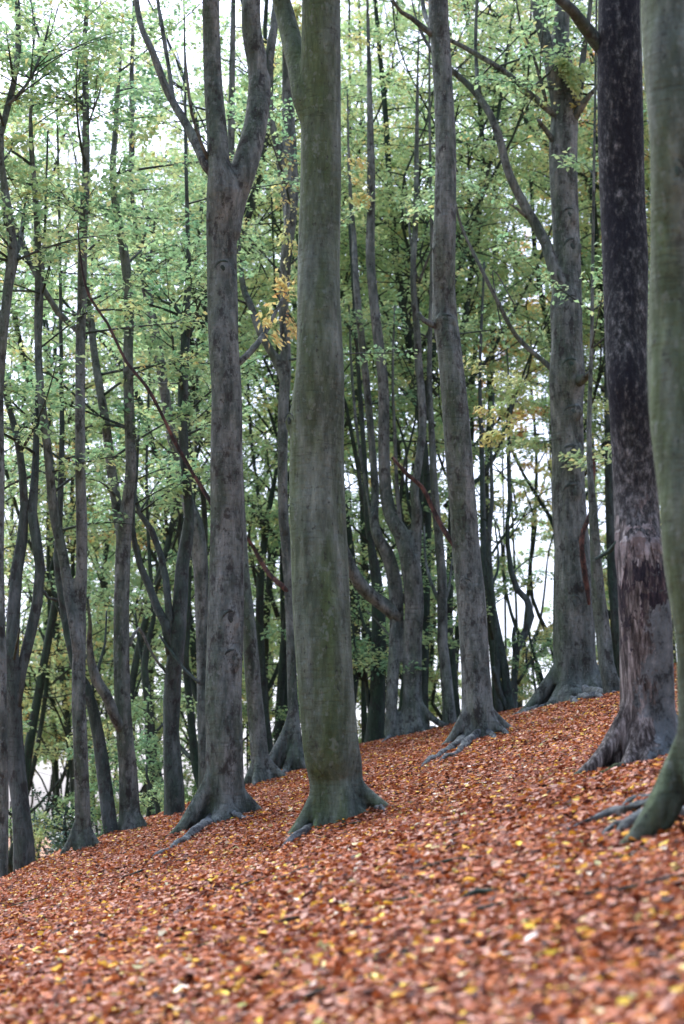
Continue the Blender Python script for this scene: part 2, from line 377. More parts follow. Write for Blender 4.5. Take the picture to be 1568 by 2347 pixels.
def tree(label, stems, branches=(), base=None, Y=None, mat='grey', hero=0, roots=(), knots=(), flare=True, butt=(), crown=None, group=None, cat='tree', name='beech_tree', boughs=(), rootmat='root', branchmat=None, mb=None, dead=(), front=(), wood='dim', seed=None):
    ROOTN[0] += 1; g = np.random.default_rng(100 + ROOTN[0] if seed is None else seed)
    if base is not None:
        b = on_ground(*base); Y0 = b[1]
    else:
        Y0 = Y; p = at(stems[0][0][0], stems[0][0][1], Y0); b = np.array([p[0], Y0, gz(p[0], Y0)])
    b = np.array([b[0], b[1], gz(b[0], b[1])])
    root = tag(empty(name, b), label, cat, group)
    step = .16 if hero else .45; sides = 36 if hero else 14
    W = MB(); allst = []
    for i, st in enumerate(stems):
        P, r = pix_path(st, start_Y(st[0], allst, Y0) if i else Y0, 0 if i == 0 else g.uniform(-.5, .9), g, .12 if i else .08)
        if i == 0:   # run the stem down into the soil
            z0 = min(b[2] - .35, P[0][2] - .2); P = np.vstack([[P[0][0] - (P[1][0] - P[0][0]) * .05, P[0][1], z0], P]); r = np.concatenate([[r[0] * 1.08], r])
        P, r = smoothpath(P, r, step)
        fl = None
        if flare and i == 0:
            hgt = P[:, 2] - b[2]; fl = .18 * np.exp(-np.maximum(hgt, 0) / .55) + .07 * np.exp(-np.maximum(hgt, 0) / 2.6) + .012
        W.tube(P, r, sides, .011 if hero else .03, seed=int(g.integers(1e6)), flute=fl)
        allst.append((P, r))
    for k, (ang, ln, rr) in enumerate(butt):   # buttress roots spreading from the flare, part of the trunk skin
        a = R(ang); dx, dy = math.cos(a), math.sin(a); P0, r_ = allst[0]; kk = int(np.argmin(np.abs(P0[:, 2] - b[2] - .9))); r0 = float(r_[kk])
        pts = []; rad = []; H = 1.15 * ln ** .5
        for t in np.linspace(0, 1, 10):
            dd = r0 * .30 + (r0 * .70 + ln) * t ** 1.35; h = H * (1 - t) ** 1.9
            cx, cy = np.interp(b[2] + h, P0[:, 2], P0[:, 0]), np.interp(b[2] + h, P0[:, 2], P0[:, 1])
            x, y = cx + dx * dd + .06 * ln * math.sin(3 * t + k) * t, cy + dy * dd
            pts.append((x, y, gz(x, y) + h - .03 - .08 * t)); rad.append(rr * min(1, .35 + 1.3 * t) * (1 - .68 * t * t))
        P, r = smoothpath(pts, rad, .1); W.tube(P, r, 14, .04, seed=k + 5, ref=(0, 0, 1))
    for (x, y, sw, sh) in knots:    # eyes left by shed limbs: lumps of the trunk skin
        ww = sw / FPX * Y0; hh = sh / FPX * Y0; p = at(x, y, Y0)
        P, r = min(allst, key=lambda s: np.abs(s[0] - p).sum(1).min()); k = int(np.argmin(np.abs(P[:, 2] - p[2])))
        off = np.clip((p[0] - P[k][0]) / max(r[k], .01), -1.05, 1.05); yy = P[k][1] - r[k] * math.sqrt(max(0, 1 - min(1, off * off))) * .93
        W.blob((p[0], yy, p[2]), (ww / 2, ww * .13, hh / 2), seed=k)
    tr = W.build('trunk', M[mat] if isinstance(mat, str) else mat, root, b)
    if hero:
        m = tr.modifiers.new('skin', 'REMESH'); m.mode = 'VOXEL'; m.voxel_size = hero; m.use_smooth_shade = True
        s_ = tr.modifiers.new('soften', 'SMOOTH'); s_.factor = .5; s_.iterations = 9
    for (x, y, sw, sh) in knots:   # the dark arched lid of each eye
        ww = sw / FPX * Y0; hh = sh / FPX * Y0; p = at(x, y, Y0)
        P, r = min(allst, key=lambda s: np.abs(s[0] - p).sum(1).min()); k = int(np.argmin(np.abs(P[:, 2] - p[2])))
        Kb = MB(); arc = []
        for a in np.linspace(R(8), R(172), 11):
            xx = p[0] + ww * .46 * math.cos(a); zz = p[2] - hh * .10 + hh * .42 * math.sin(a)
            off = np.clip((xx - P[k][0]) / r[k], -.98, .98)
            arc.append((xx, P[k][1] - r[k] * math.sqrt(1 - off * off) * .97 - ww * .03 * math.sin(a), zz))
        Kb.tube(arc, np.array([.3, .6, .8, 1, 1, 1, 1, 1, .8, .6, .3]) * ww * .07, 8)
        off = np.clip((p[0] - P[k][0]) / r[k], -.98, .98)
        Kb.blob((p[0], P[k][1] - r[k] * math.sqrt(1 - off * off) * .97 - ww * .05, p[2] + hh * .02), (ww * .16, ww * .055, hh * .15), 3)
        Kb.build('knot', M['dim'] if mat != 'dim' else M['far'], root, b)
    for k, (pts, mt, dy) in enumerate([(p, branchmat or mat, None) for p in branches] + [(p, 'dead', .3) for p in dead] + [(p, 'dead', .15) for p in front]):
        P, r = pix_path(pts, start_Y(pts[0], allst, Y0) - (.9 if dy == .15 else 0), g.uniform(-.9, 1.2) if dy is None else dy, g, .1); P, r = smoothpath(P, r, .2)
        Bm = MB(); Bm.tube(P, r, 12, .06, seed=k); Bm.build('branch', M[mt] if isinstance(mt, str) else mt, root, b)
        allst.append((P, r))
    for k, pts in enumerate(roots):
        P = []; r = []
        for i, (x, y, wd) in enumerate(pts):
            q = on_ground(x, y); rr = wd / 2 / FPX * q[1]; P.append((q[0], q[1], gz(q[0], q[1]) + rr * .5 + .025)); r.append(rr)
        s0 = np.array([b[0] + (P[0][0] - b[0]) * .3, b[1] + (P[0][1] - b[1]) * .3, P[0][2] + r[0] * 2.2]); P = [s0] + P; r = [r[0] * 1.25] + r
        P[-1] = (P[-1][0], P[-1][1], P[-1][2] - .05)
        P, r = smoothpath(P, r, .06); P[:, 2] += .022 * np.sin(np.arange(len(P)) * .33 + k) * np.linspace(0, 1, len(P)); Rm = MB(); Rm.tube(P, r, 14, .12, seed=k + 31, ref=(0, 0, 1)); Rm.build('root', M[rootmat], root, b)
    if crown:
        LV = Leaves(); Wd = MB(); cnt = 0
        for _ in range(crown['n']):
            P, r = allst[int(g.integers(len(allst)))] if not crown.get('main') else allst[int(g.integers(len(stems)))]
            zz = crown.get('top'); k = int(g.integers(len(P))); x, y, _d = proj(P[k])
            lo, hi = crown.get('y', (-900, 1300))
            if not (lo < y < hi): continue
            az = g.uniform(0, 2 * np.pi); el = g.uniform(.05, .9); d0 = np.array([math.cos(az), math.sin(az), math.tan(el) * .8])
            L = g.uniform(*crown.get('len', (1.2, 3.2)))
            e = P[k] + d0 * L * .6; ex, ey, _ = proj(e)
            if not (-250 < ex < 1820): continue
            bough(LV, Wd, P[k], d0, L, g, leaf=crown.get('leaf', .12), hue=crown.get('hue', .42), r0=min(r[k] * .5, .028), dens=crown.get('dens', 1.0)); cnt += 1
        if cnt: build_crown('crown', LV, Wd, root, b, wood=wood)
    for (x, y, x2, y2, hue, leaf, dens) in boughs:   # single leafy twigs seen in their own place
        LV = Leaves(); Wd = MB(); a, c = at(x, y, Y0 - .25), at(x2, y2, Y0 - g.uniform(.2, .9)); L = np.linalg.norm(c - a)
        bough(LV, Wd, a, c - a, L, g, leaf=leaf, hue=hue, hs=.07, r0=.008, dens=dens, droop=.05)
        build_crown('leafy_twig', LV, Wd, root, b, wood=wood)
    return root, b, Y0, allst

# ---- the ground
def axis(lo, hi, st, far):
    a = list(np.arange(lo, hi + st / 2, st)); k = st; x = hi
    while x < far: k *= 1.35; x += k; a.append(x)
    k = st; x = lo
    while x > -far: k *= 1.35; x -= k; a.insert(0, x)
    return np.array(a)
xs, ys = axis(-16, 16, .22, 3000), axis(4, 62, .22, 3500)
XX, YY = np.meshgrid(xs, ys, indexing='ij'); ZZ = ground_z(XX, YY)
nx, ny = XX.shape; i, j = np.meshgrid(np.arange(nx - 1), np.arange(ny - 1), indexing='ij'); a = (i * ny + j).ravel()
tag(mesh_np('ground', np.stack([XX, YY, ZZ], -1).reshape(-1, 3), [np.stack([a, a + ny, a + ny + 1, a + 1], -1)], M['ground']), kind='structure')

# ---- fallen leaves
def litter(y0, y1, dens, size, g, detail):
    n = int(dens * .5 * .40 * (y1 * y1 - y0 * y0)); Y = np.sqrt(g.uniform(y0 * y0, y1 * y1, n)); X = g.uniform(-.205, .195, n) * Y
    keep = Y < np.interp(784 + FPX * X / Y, SX, SD) + 4; X, Y = X[keep], Y[keep]; n = len(X)
    L = g.uniform(.55, 1.2, n) * size; Z = ground_z(X, Y) + g.uniform(.0, .045, n)
    az = g.uniform(0, 2 * np.pi, n); tilt = np.abs(g.normal(0, .42, n)); ta = g.uniform(0, 2 * np.pi, n)
    nrm = np.stack([np.sin(tilt) * np.cos(ta) - A_ * .7, np.sin(tilt) * np.sin(ta), np.cos(tilt)], -1); nrm /= np.linalg.norm(nrm, axis=1)[:, None]
    d = np.stack([np.cos(az), np.sin(az), np.zeros(n)], -1); d -= nrm * (d * nrm).sum(1)[:, None]; d /= np.linalg.norm(d, axis=1)[:, None]
    s = np.cross(nrm, d); c = np.stack([X, Y, Z], -1); L = L[:, None]; W = L * g.uniform(.26, .36, (n, 1)); cu = L * g.normal(.04, .12, (n, 1)); fo = L * g.normal(.05, .08, (n, 1))
    if detail:
        V = np.stack([c - d * L * .5 + nrm * cu, c - d * L * .15 + s * W + nrm * fo, c + d * L * .2 + s * W * .85 + nrm * fo, c + d * L * .55 + nrm * cu, c + d * L * .2 - s * W * .85 + nrm * fo, c - d * L * .15 - s * W + nrm * fo], 1)
        k = np.arange(n)[:, None] * 6; Fq = np.concatenate([k + np.array([0, 3, 2, 1]), k + np.array([0, 5, 4, 3])])
    else:
        V = np.stack([c - d * L * .5 + nrm * cu, c + s * W * 1.15 + nrm * fo, c + d * L * .5 + nrm * cu, c - s * W * 1.15 + nrm * fo], 1); Fq = np.arange(4 * n).reshape(-1, 4)
    u = g.uniform(0, 1, n)
    pch = .5 + .5 * np.sin(X * 1.3 + 2 * np.sin(Y * .5)) * np.sin(Y * .8 + X * .4); p2 = np.sin(X * 2.9 + Y * 1.1 + 1.5 * np.sin(Y * 1.9)) * np.sin(Y * 2.3 - X * 1.2) ; u = np.clip(u - .13 * np.clip(p2 - .35, 0, 1), 0, 1) 
    h = np.where(u < .10, g.uniform(0, .15, n), np.where(u < .54 + .08 * pch, g.uniform(.16, .56, n), np.where(u < .87, g.uniform(.54, .74, n), np.where(u < .935, g.uniform(.74, .84, n), np.where(u < .975, g.uniform(.84, .95, n), g.uniform(.94, 1, n))))))
    return V.reshape(-1, 3), Fq, np.concatenate([h, h]) if detail else h
g = np.random.default_rng(5)
a1 = litter(6.5, 19, 950, .074, g, True); a2 = litter(18.5, 47, 900, .066, g, False)
tag(mesh_np('fallen_leaves', np.concatenate([a1[0], a2[0]]), [a1[1], a2[1] + len(a1[0])], M['litter'], None, False, np.concatenate([a1[2], a2[2]])), 'carpet of orange brown fallen beech leaves on the slope', 'leaf litter', kind='stuff')

# ---- the trees one can tell apart ------------------------------------------------
UP = lambda x, y, w_, dx=0: [(x + dx * .4, y - 350, w_ * .85), (x + dx, y - 900, w_ * .45)]
NEARCROWN = dict(n=26, y=(-1800, -260), len=(2, 3.6), leaf=.22, dens=.55, main=True)

tree('thickest smooth mossy green beech trunk, standing whole in the middle',
     [[(784, 1890, 122), (778, 1850, 124), (770, 1780, 122), (766, 1750, 128), (757, 1700, 130), (742, 1500, 131), (735, 1350, 133), (728, 1176, 133), (726, 1060, 128), (729, 930, 124), (733, 840, 112), (731, 700, 100), (731, 588, 97), (735, 400, 95), (736, 200, 90), (736, 0, 88), (738, -350, 80), (745, -900, 40)],
      [(712, 300, 34), (694, 230, 48), (684, 160, 50), (668, 90, 48), (653, 30, 45), (640, -30, 42), (600, -300, 30), (560, -700, 16)]],
     base=(782, 1882), mat='mossy', hero=.026, butt=[(-6, .46, .09), (-17, .5, .09), (-40, .25, .08), (186, .5, .085), (200, .55, .085), (222, .3, .07), (60, .5, .1), (120, .5, .1)],
     roots=[[(722, 1893, 26), (700, 1915, 20), (672, 1932, 14), (640, 1946, 7)], [(850, 1858, 22), (872, 1862, 14), (888, 1866, 8)]],
     knots=[(663, 968, 26, 60), (668, 1170, 20, 46), (676, 1345, 16, 34)], crown=NEARCROWN)

tree('forked beech with two curving stems parting high up and eye-shaped scars down its trunk',
     [[(522, 1885, 100), (519, 1850, 98), (514, 1780, 90), (514, 1700, 84), (513, 1600, 83), (517, 1450, 84), (519, 1300, 81), (520, 1176, 77), (519, 1050, 75), (519, 900, 70), (512, 780, 70), (510, 700, 70), (509, 588, 69), (510, 500, 74), (513, 440, 80), (502, 380, 54), (497, 300, 48), (489, 200, 43), (485, 100, 41), (483, 0, 40), (482, -300, 34), (470, -800, 16)],
      [(520, 540, 60), (530, 470, 66), (548, 420, 62), (564, 370, 60), (583, 300, 56), (595, 210, 53), (592, 150, 50), (578, 80, 46), (576, 0, 43), (590, -120, 38), (610, -500, 20)]],
     [[(600, 215, 24), (614, 150, 22), (624, 90, 19), (634, 10, 17), (640, -80, 14), (650, -300, 8)],
      [(492, 400, 26), (476, 382, 28), (455, 340, 23), (430, 290, 20), (400, 240, 18), (376, 190, 18), (350, 120, 15), (327, 70, 14), (312, 0, 12), (290, -120, 8)],
      [(399, 240, 10), (386, 150, 9), (371, 60, 9), (362, 0, 8), (355, -90, 5)],
      [(480, 370, 10), (462, 330, 8), (440, 260, 7), (429, 180, 6), (424, 120, 4)],
      [(535, 840, 18), (551, 828, 17), (580, 800, 14), (606, 765, 12), (632, 715, 9), (650, 680, 7), (664, 648, 4)]],
     base=(522, 1880), mat='grey', hero=.026, butt=[(205, .9, .13), (190, .6, .12), (-10, .45, .12), (250, .3, .12), (300, .25, .1), (80, .5, .12), (140, .6, .12)],
     roots=[[(478, 1895, 26), (450, 1914, 22), (430, 1928, 18), (395, 1948, 12), (362, 1966, 8), (345, 1972, 4)], [(560, 1880, 10), (580, 1878, 8), (594, 1882, 4)]],
     knots=[(513, 622, 44, 60), (530, 1425, 44, 66), (536, 1512, 46, 60), (536, 410, 20, 30)],
     dead=[[(500, 1180, 10), (478, 1142, 9), (442, 1085, 8), (400, 1010, 8), (366, 940, 8), (332, 880, 7), (290, 830, 7), (246, 740, 6), (205, 680, 6), (186, 600, 5), (178, 510, 3)]],
     boughs=[(606, 765, 640, 765, .75, .10, .9), (640, 700, 600, 740, .73, .10, .9), (650, 680, 668, 610, .80, .10, 1.3)], crown=NEARCROWN)

tree('straight slender grey beech with a swollen ring halfway and long roots at its foot',
     [[(1104, 1692, 86), (1102, 1670, 80), (1098, 1640, 74), (1092, 1540, 66), (1081, 1376, 66), (1070, 1276, 66), (1063, 1176, 63), (1055, 1088, 62), (1044, 938, 60), (1034, 838, 58), (1025, 763, 58), (1020, 735, 60), (1018, 663, 52), (1017, 588, 54), (1020, 500, 52), (1022, 350, 48), (1016, 200, 45), (1010, 100, 46), (1004, 0, 46)] + UP(1004, 0, 46, -20)],
     [[(1004, 90, 16), (974, 66, 14), (944, 41, 12), (920, 28, 10), (900, 0, 7)], [(994, 70, 12), (976, 40, 11), (968, 0, 10), (960, -60, 7)],
      [(1010, 750, 15), (990, 744, 14), (971, 734, 12), (958, 716, 9)]],
     dead=[[(1056, 1262, 13), (1040, 1248, 12), (1015, 1210, 12), (995, 1173, 11), (969, 1118, 10), (934, 1088, 9), (899, 1048, 7)]],
     base=(1104, 1690), mat='grey', hero=.024, butt=[(195, .7, .11), (180, .5, .1), (-5, .5, .11), (230, .4, .1), (280, .3, .1), (320, .45, .1), (90, .4, .1)],
     roots=[[(1062, 1702, 22), (1040, 1718, 17), (1010, 1736, 14), (980, 1752, 11), (945, 1770, 6)], [(1075, 1706, 18), (1052, 1728, 13), (1020, 1744, 9), (985, 1758, 6)], [(1140, 1678, 16), (1158, 1684, 11), (1172, 1690, 6)], [(1128, 1692, 14), (1140, 1700, 8)]],
     knots=[(1020, 738, 50, 34), (1066, 1340, 30, 34), (996, 578, 16, 24)], crown=dict(NEARCROWN, n=16))

bt = on_ground(1478, 1745)
zb = lambda y: at(1470, y, bt[1])[2] - gz(bt[0], bt[1])
M['peel'] = peeled(zb(1235), zb(1390))
T25, b25, Y25, s25 = tree('blackened beech with its bark torn off low down, bare wood showing to the ground',
     [[(1482, 1748, 140), (1482, 1720, 132), (1485, 1660, 124), (1485, 1600, 121), (1481, 1450, 118), (1473, 1330, 114), (1468, 1260, 106), (1462, 1215, 104), (1458, 1138, 104), (1453, 1038, 105), (1446, 940, 102), (1440, 888, 99), (1435, 788, 98), (1433, 588, 106), (1427, 450, 103), (1422, 300, 104), (1420, 150, 103), (1419, 0, 97)] + UP(1419, 0, 95, -20)],
     [[(1390, 120, 36), (1366, 95, 34), (1339, 58, 29), (1311, 22, 26), (1282, -4, 22), (1230, -80, 16)], [(1440, 1228, 11), (1416, 1240, 10), (1398, 1262, 10), (1376, 1276, 9), (1366, 1282, 6)]],
     base=(1482, 1748), mat=M['peel'], hero=.024, butt=[(200, .85, .11), (188, .6, .10), (235, .45, .09), (262, .35, .08), (290, .3, .08), (-5, .5, .11), (90, .4, .1)],
     roots=[[(1415, 1752, 24), (1380, 1766, 20), (1350, 1776, 16), (1318, 1788, 10), (1290, 1798, 6)], [(1402, 1772, 14), (1370, 1782, 10), (1340, 1790, 6)]], rootmat='mossroot', crown=dict(NEARCROWN, n=14), branchmat='dim',
     knots=[(1512, 1366, 26, 16)])
# torn splinters round the edge of the bark
gg = np.random.default_rng(3)
sp_, sm_ = s25[0]; 
for k in range(26):
    a_ = R(gg.uniform(188, 352)); px_y = gg.uniform(1210, 1262); zt = at(1465, px_y, Y25)[2]; kk = int(np.argmin(np.abs(sp_[:, 2] - zt)))
    c = sp_[kk]; rr = sm_[kk]; ln = gg.uniform(.15, .55); wv = gg.uniform(.02, .055); o_ = np.array([math.cos(a_), math.sin(a_), 0]); s_ = np.array([-math.sin(a_), math.cos(a_), 0])
    top = np.array([c[0], c[1], zt]) + o_ * (rr + .012); P = [top + [0, 0, .06] - o_ * .03, top, top + o_ * .012 - [0, 0, ln * .5] + s_ * gg.normal(0, .01), top + o_ * .002 - [0, 0, ln] + s_ * gg.normal(0, .02)]
    Sb = MB(); q = np.array([P[0] - s_ * wv * .2, P[0] + s_ * wv * .4, P[1] - s_ * wv * 1.2, P[1] + s_ * wv * 1.2, P[2] - s_ * wv * .6, P[2] + s_ * wv * .6, P[3] - s_ * .002, P[3] + s_ * .002])
    q = np.concatenate([q, q - o_ * .02]); Sb.V.append(q); Sb.n = 16
    Sb.Q.append(np.array([[0, 1, 3, 2], [2, 3, 5, 4], [4, 5, 7, 6], [9, 8, 10, 11], [11, 10, 12, 13], [13, 12, 14, 15], [1, 0, 8, 9], [6, 7, 15, 14], [0, 2, 10, 8], [2, 4, 12, 10], [4, 6, 14, 12], [3, 1, 9, 11], [5, 3, 11, 13], [7, 5, 13, 15]]))
    if k == 0: M['splint'] = bark('splintered_wood', (.16, .14, .13), (.40, .38, .36), (.10, .085, .08), .55, .75, dmin=.6, dmax=.7)
    Sb.build('bark_splinter', M['splint'], T25, b25, False)

tree('broad green-grey beech trunk cut by the right edge, thick foot reaching out in grey roots',
     [[(1690, 1885, 215), (1676, 1840, 195), (1656, 1790, 178), (1643, 1740, 168), (1634, 1676, 164), (1624, 1476, 160), (1597, 1276, 160), (1588, 1138, 158), (1568, 930, 164), (1560, 760, 156), (1562, 588, 148), (1562, 400, 148), (1556, 300, 140), (1549, 150, 150), (1542, 0, 146)] + UP(1542, 0, 140, 20)],
     base=(1690, 1885), mat='mossy', hero=.024, butt=[(181, .85, .095), (166, .6, .10), (0, .6, .14), (90, .5, .12)],
     roots=[[(1556, 1812, 62), (1530, 1846, 52), (1500, 1874, 42), (1462, 1898, 32), (1430, 1914, 22), (1404, 1926, 14)], [(1490, 1860, 26), (1440, 1876, 26), (1400, 1880, 22), (1360, 1894, 20), (1320, 1906, 16), (1280, 1918, 11), (1240, 1934, 5)], [(1480, 1890, 20), (1440, 1900, 20), (1395, 1918, 13), (1365, 1930, 7)], [(1568, 1870, 20), (1530, 1884, 15), (1500, 1896, 12), (1482, 1908, 8)], [(1480, 1840, 16), (1440, 1852, 12), (1412, 1866, 8)]],
     rootmat='root', knots=[(1540, 420, 40, 90)], crown=dict(NEARCROWN, n=14))

# the big beech on the crest
tree('massive grey beech on the crest with many eye-shaped scars and one great arching limb',
     [[(1330, 1602, 130), (1325, 1580, 112), (1320, 1540, 98), (1318, 1476, 92), (1318, 1376, 92), (1314, 1276, 84), (1304, 1138, 78), (1302, 1038, 74), (1299, 938, 75), (1300, 860, 84), (1299, 788, 72), (1297, 713, 74), (1300, 650, 66), (1300, 588, 62), (1293, 450, 64), (1291, 350, 66), (1295, 250, 62), (1290, 180, 56), (1284, 100, 46), (1290, 0, 34)] + UP(1290, 0, 30, 30),
      [(1285, 260, 40), (1270, 180, 36), (1256, 110, 33), (1236, 40, 27), (1222, -30, 22), (1180, -300, 12)],
      [(1290, 1600, 34), (1284, 1560, 30), (1281, 1476, 28), (1281, 1376, 28), (1284, 1240, 26), (1290, 1120, 20), (1296, 1000, 14)],
      [(1310, 735, 34), (1300, 690, 34), (1284, 655, 31), (1266, 610, 28), (1252, 560, 27), (1226, 512, 25), (1192, 452, 23), (1164, 390, 21), (1144, 315, 20), (1122, 260, 19), (1092, 215, 18), (1062, 184, 16), (1036, 162, 15), (1000, 130, 13), (960, 60, 9), (930, -60, 5)]],
     [[(1285, 270, 20), (1259, 252, 17), (1209, 210, 14), (1159, 165, 13), (1084, 120, 12), (1040, 96, 10), (1000, 78, 8)],
      [(1275, 860, 14), (1252, 833, 12), (1199, 788, 11), (1169, 748, 10), (1144, 698, 9), (1114, 638, 9), (1089, 588, 8), (1064, 535, 7), (1049, 490, 6), (1040, 440, 4)],
      [(1280, 340, 14), (1252, 300, 12), (1234, 275, 8)], [(1310, 280, 22), (1332, 245, 18), (1352, 218, 12), (1372, 196, 8)], [(1320, 250, 18), (1330, 200, 16), (1338, 120, 14), (1352, 20, 10), (1360, -100, 6)],
      [(1099, 218, 10), (1092, 150, 9), (1090, 80, 8), (1094, 0, 7), (1098, -100, 4)], [(1210, 500, 8), (1185, 478, 7), (1172, 470, 3)], [(1252, 235, 8), (1238, 180, 8), (1220, 120, 6), (1195, 60, 5), (1180, -20, 3)],
      [(1318, 880, 30), (1340, 866, 20), (1352, 852, 8)], [(1180, 700, 3), (1130, 620, 3), (1150, 760, 3)]],
     base=(1328, 1602), mat='grey', hero=.035, butt=[(188, 1.3, .16), (175, .9, .12), (215, .7, .13), (250, .6, .13), (290, .5, .12), (330, .8, .13), (0, .9, .14), (90, .7, .14)],
     roots=[[(1290, 1598, 20), (1262, 1614, 16), (1230, 1628, 13), (1195, 1640, 10), (1155, 1650, 6)], [(1282, 1606, 14), (1250, 1622, 10), (1210, 1638, 7)], [(1345, 1606, 16), (1365, 1602, 15), (1385, 1600, 10)], [(1385, 1596, 18), (1402, 1592, 14), (1416, 1594, 8)], [(1312, 1612, 14), (1335, 1612, 10)]],
     knots=[(1310, 572, 46, 62), (1303, 500, 40, 50), (1306, 700, 34, 44), (1304, 845, 40, 40), (1312, 950, 50, 44), (1310, 1042, 56, 50), (1310, 1132, 52, 52), (1312, 1390, 34, 60)],
     front=[[(1362, 1040, 9), (1359, 1100, 9), (1356, 1170, 10), (1337, 1216, 12), (1334, 1262, 12), (1340, 1310, 13), (1346, 1350, 12), (1350, 1386, 7)]],
     boughs=[(1250, 960, 1090, 975, .72, .11, 1.2), (1255, 900, 1120, 880, .68, .11, 1.2), (1250, 985, 1110, 990, .66, .12, 1.4), (1240, 880, 1090, 850, .69, .11, 1.1), (1255, 840, 1160, 900, .6, .12, 1.4), (1262, 1010, 1150, 1020, .55, .12, 1.2), (1270, 170, 1330, 150, .55, .12, 2.0), (1270, 120, 1330, 200, .6, .12, 2.0), (1300, 240, 1340, 235, .72, .12, 2.2), (1340, 940, 1400, 930, .6, .12, 1.4)],
     crown=dict(n=34, y=(-900, 560), len=(1.2, 2.6), leaf=.13, dens=.9, hue=.42))

tree('pale beech pressed close behind the massive crest beech, its foot curving out',
     [[(1408, 1590, 44), (1400, 1560, 38), (1390, 1520, 36), (1384, 1460, 34), (1374, 1380, 32), (1366, 1280, 26), (1360, 1180, 20), (1354, 1100, 15), (1350, 980, 12), (1356, 800, 9), (1360, 500, 7), (1366, 100, 5), (1370, -200, 3)]],
     base=(1406, 1592), mat='grey', hero=0, crown=dict(n=14, y=(-500, 1150), hue=.45))
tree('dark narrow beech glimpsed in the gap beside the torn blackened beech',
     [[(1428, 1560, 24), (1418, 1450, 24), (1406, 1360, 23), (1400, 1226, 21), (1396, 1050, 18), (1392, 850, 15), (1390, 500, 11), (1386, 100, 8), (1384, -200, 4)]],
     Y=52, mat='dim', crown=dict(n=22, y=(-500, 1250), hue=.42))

# behind the mossy trunk
tree('grey beech rising behind the mossy centre trunk, its foot flaring left onto the crest',
     [[(692, 1768, 62), (686, 1745, 46), (678, 1700, 34), (671, 1600, 24), (665, 1400, 23), (656, 1250, 25), (649, 1176, 24), (648, 1050, 24), (650, 930, 26), (655, 850, 26), (654, 780, 24), (650, 700, 24), (655, 600, 27), (668, 480, 30), (668, 400, 32), (662, 300, 32), (660, 220, 28), (655, 100, 18), (650, 0, 12), (640, -300, 6)],
      [(655, 880, 24), (635, 830, 22), (612, 790, 20), (592, 750, 19), (575, 700, 17), (557, 655, 16), (548, 560, 10), (545, 480, 6)],
      [(665, 560, 18), (650, 430, 18), (634, 330, 18), (620, 260, 16), (622, 150, 14), (628, 60, 12), (630, -60, 8), (640, -300, 4)]],
     dead=[[(672, 1365, 14), (656, 1350, 14), (640, 1338, 12), (618, 1316, 10), (600, 1290, 10), (582, 1255, 9), (566, 1232, 7), (558, 1216, 4)]],
     base=(690, 1767), mat='grey', hero=.03, butt=[(195, 1.3, .13), (180, .8, .1), (230, .6, .1), (300, .5, .1)],
     roots=[[(662, 1772, 16), (640, 1782, 12), (615, 1796, 8)]],
     boughs=[(672, 300, 646, 345, .73, .10, .9), (675, 330, 640, 420, .71, .10, .9), (672, 400, 646, 470, .73, .10, .9), (672, 470, 655, 540, .70, .10, .9), (670, 540, 660, 600, .71, .10, .9), (674, 600, 655, 660, .73, .10, .9), (670, 640, 655, 700, .73, .10, .9), (660, 720, 690, 780, .84, .11, 1.3), (690, 10, 670, 60, .74, .11, 1.8), (690, 60, 676, 115, .72, .11, 1.6), (635, 80, 622, 130, .76, .11, 1.5), (660, 20, 690, 60, .7, .11, 1.4)],
     crown=dict(n=20, y=(-700, 900), hue=.42, leaf=.115))
tree('pale smooth beech half hidden behind the forked beech, base on the crest to its right',
     [[(602, 1792, 50), (598, 1760, 42), (590, 1680, 40), (583, 1600, 38), (575, 1500, 36), (568, 1420, 34), (556, 1300, 30), (545, 1100, 28), (535, 900, 26), (528, 600, 22), (530, 300, 18), (535, 0, 12), (540, -300, 6)]],
     base=(602, 1793), mat='grey', hero=.03, butt=[(-5, .5, .1), (185, .4, .1), (250, .4, .09)], crown=dict(n=10, y=(-700, 300)))

# the slender beeches on the left
def mid(label, stems, branches=(), n=26, **k):
    cr = dict(n=n, y=k.pop('cy', (-900, 1150)), len=k.pop('len', (1.0, 2.6)), hue=k.pop('hue', .45), leaf=.115, dens=k.pop('dens', 1.0))
    return tree(label, stems, branches, crown=cr, **k)

mid('slim straight beech dividing low, rising beside a holly bush',
    [[(190, 1945, 46), (190, 1900, 38), (187, 1800, 35), (184, 1700, 34), (180, 1600, 33), (182, 1500, 31), (184, 1400, 28), (187, 1300, 27), (187, 1176, 27), (184, 1088, 25), (184, 900, 24), (185, 760, 24), (188, 700, 23), (189, 588, 23), (192, 500, 22), (197, 400, 20), (196, 200, 17), (194, 100, 14), (200, 0, 12), (205, -200, 8), (210, -500, 4)],
     [(180, 1520, 22), (171, 1450, 23), (160, 1376, 25), (145, 1276, 25), (124, 1176, 24), (110, 1038, 21), (98, 938, 20), (89, 838, 19), (87, 738, 19), (88, 588, 18), (83, 475, 16), (75, 380, 15), (70, 280, 12), (76, 165, 9), (80, 40, 6), (84, -150, 3)]],
    [[(184, 765, 13), (172, 752, 14), (135, 718, 14), (105, 670, 13), (82, 628, 12), (62, 590, 11), (46, 545, 9), (20, 480, 7), (0, 430, 5)],
     [(190, 250, 8), (165, 200, 6), (130, 160, 6), (104, 118, 6), (82, 60, 5), (70, 0, 4)], [(104, 118, 5), (118, 70, 4), (135, 10, 3)], [(198, 300, 5), (215, 250, 5), (232, 200, 3)], [(190, 500, 5), (165, 470, 4), (140, 440, 3)]],
    base=(190, 1948), butt=[(200, .45, .07), (-10, .3, .07), (270, .25, .06)], hero=.028, n=60)
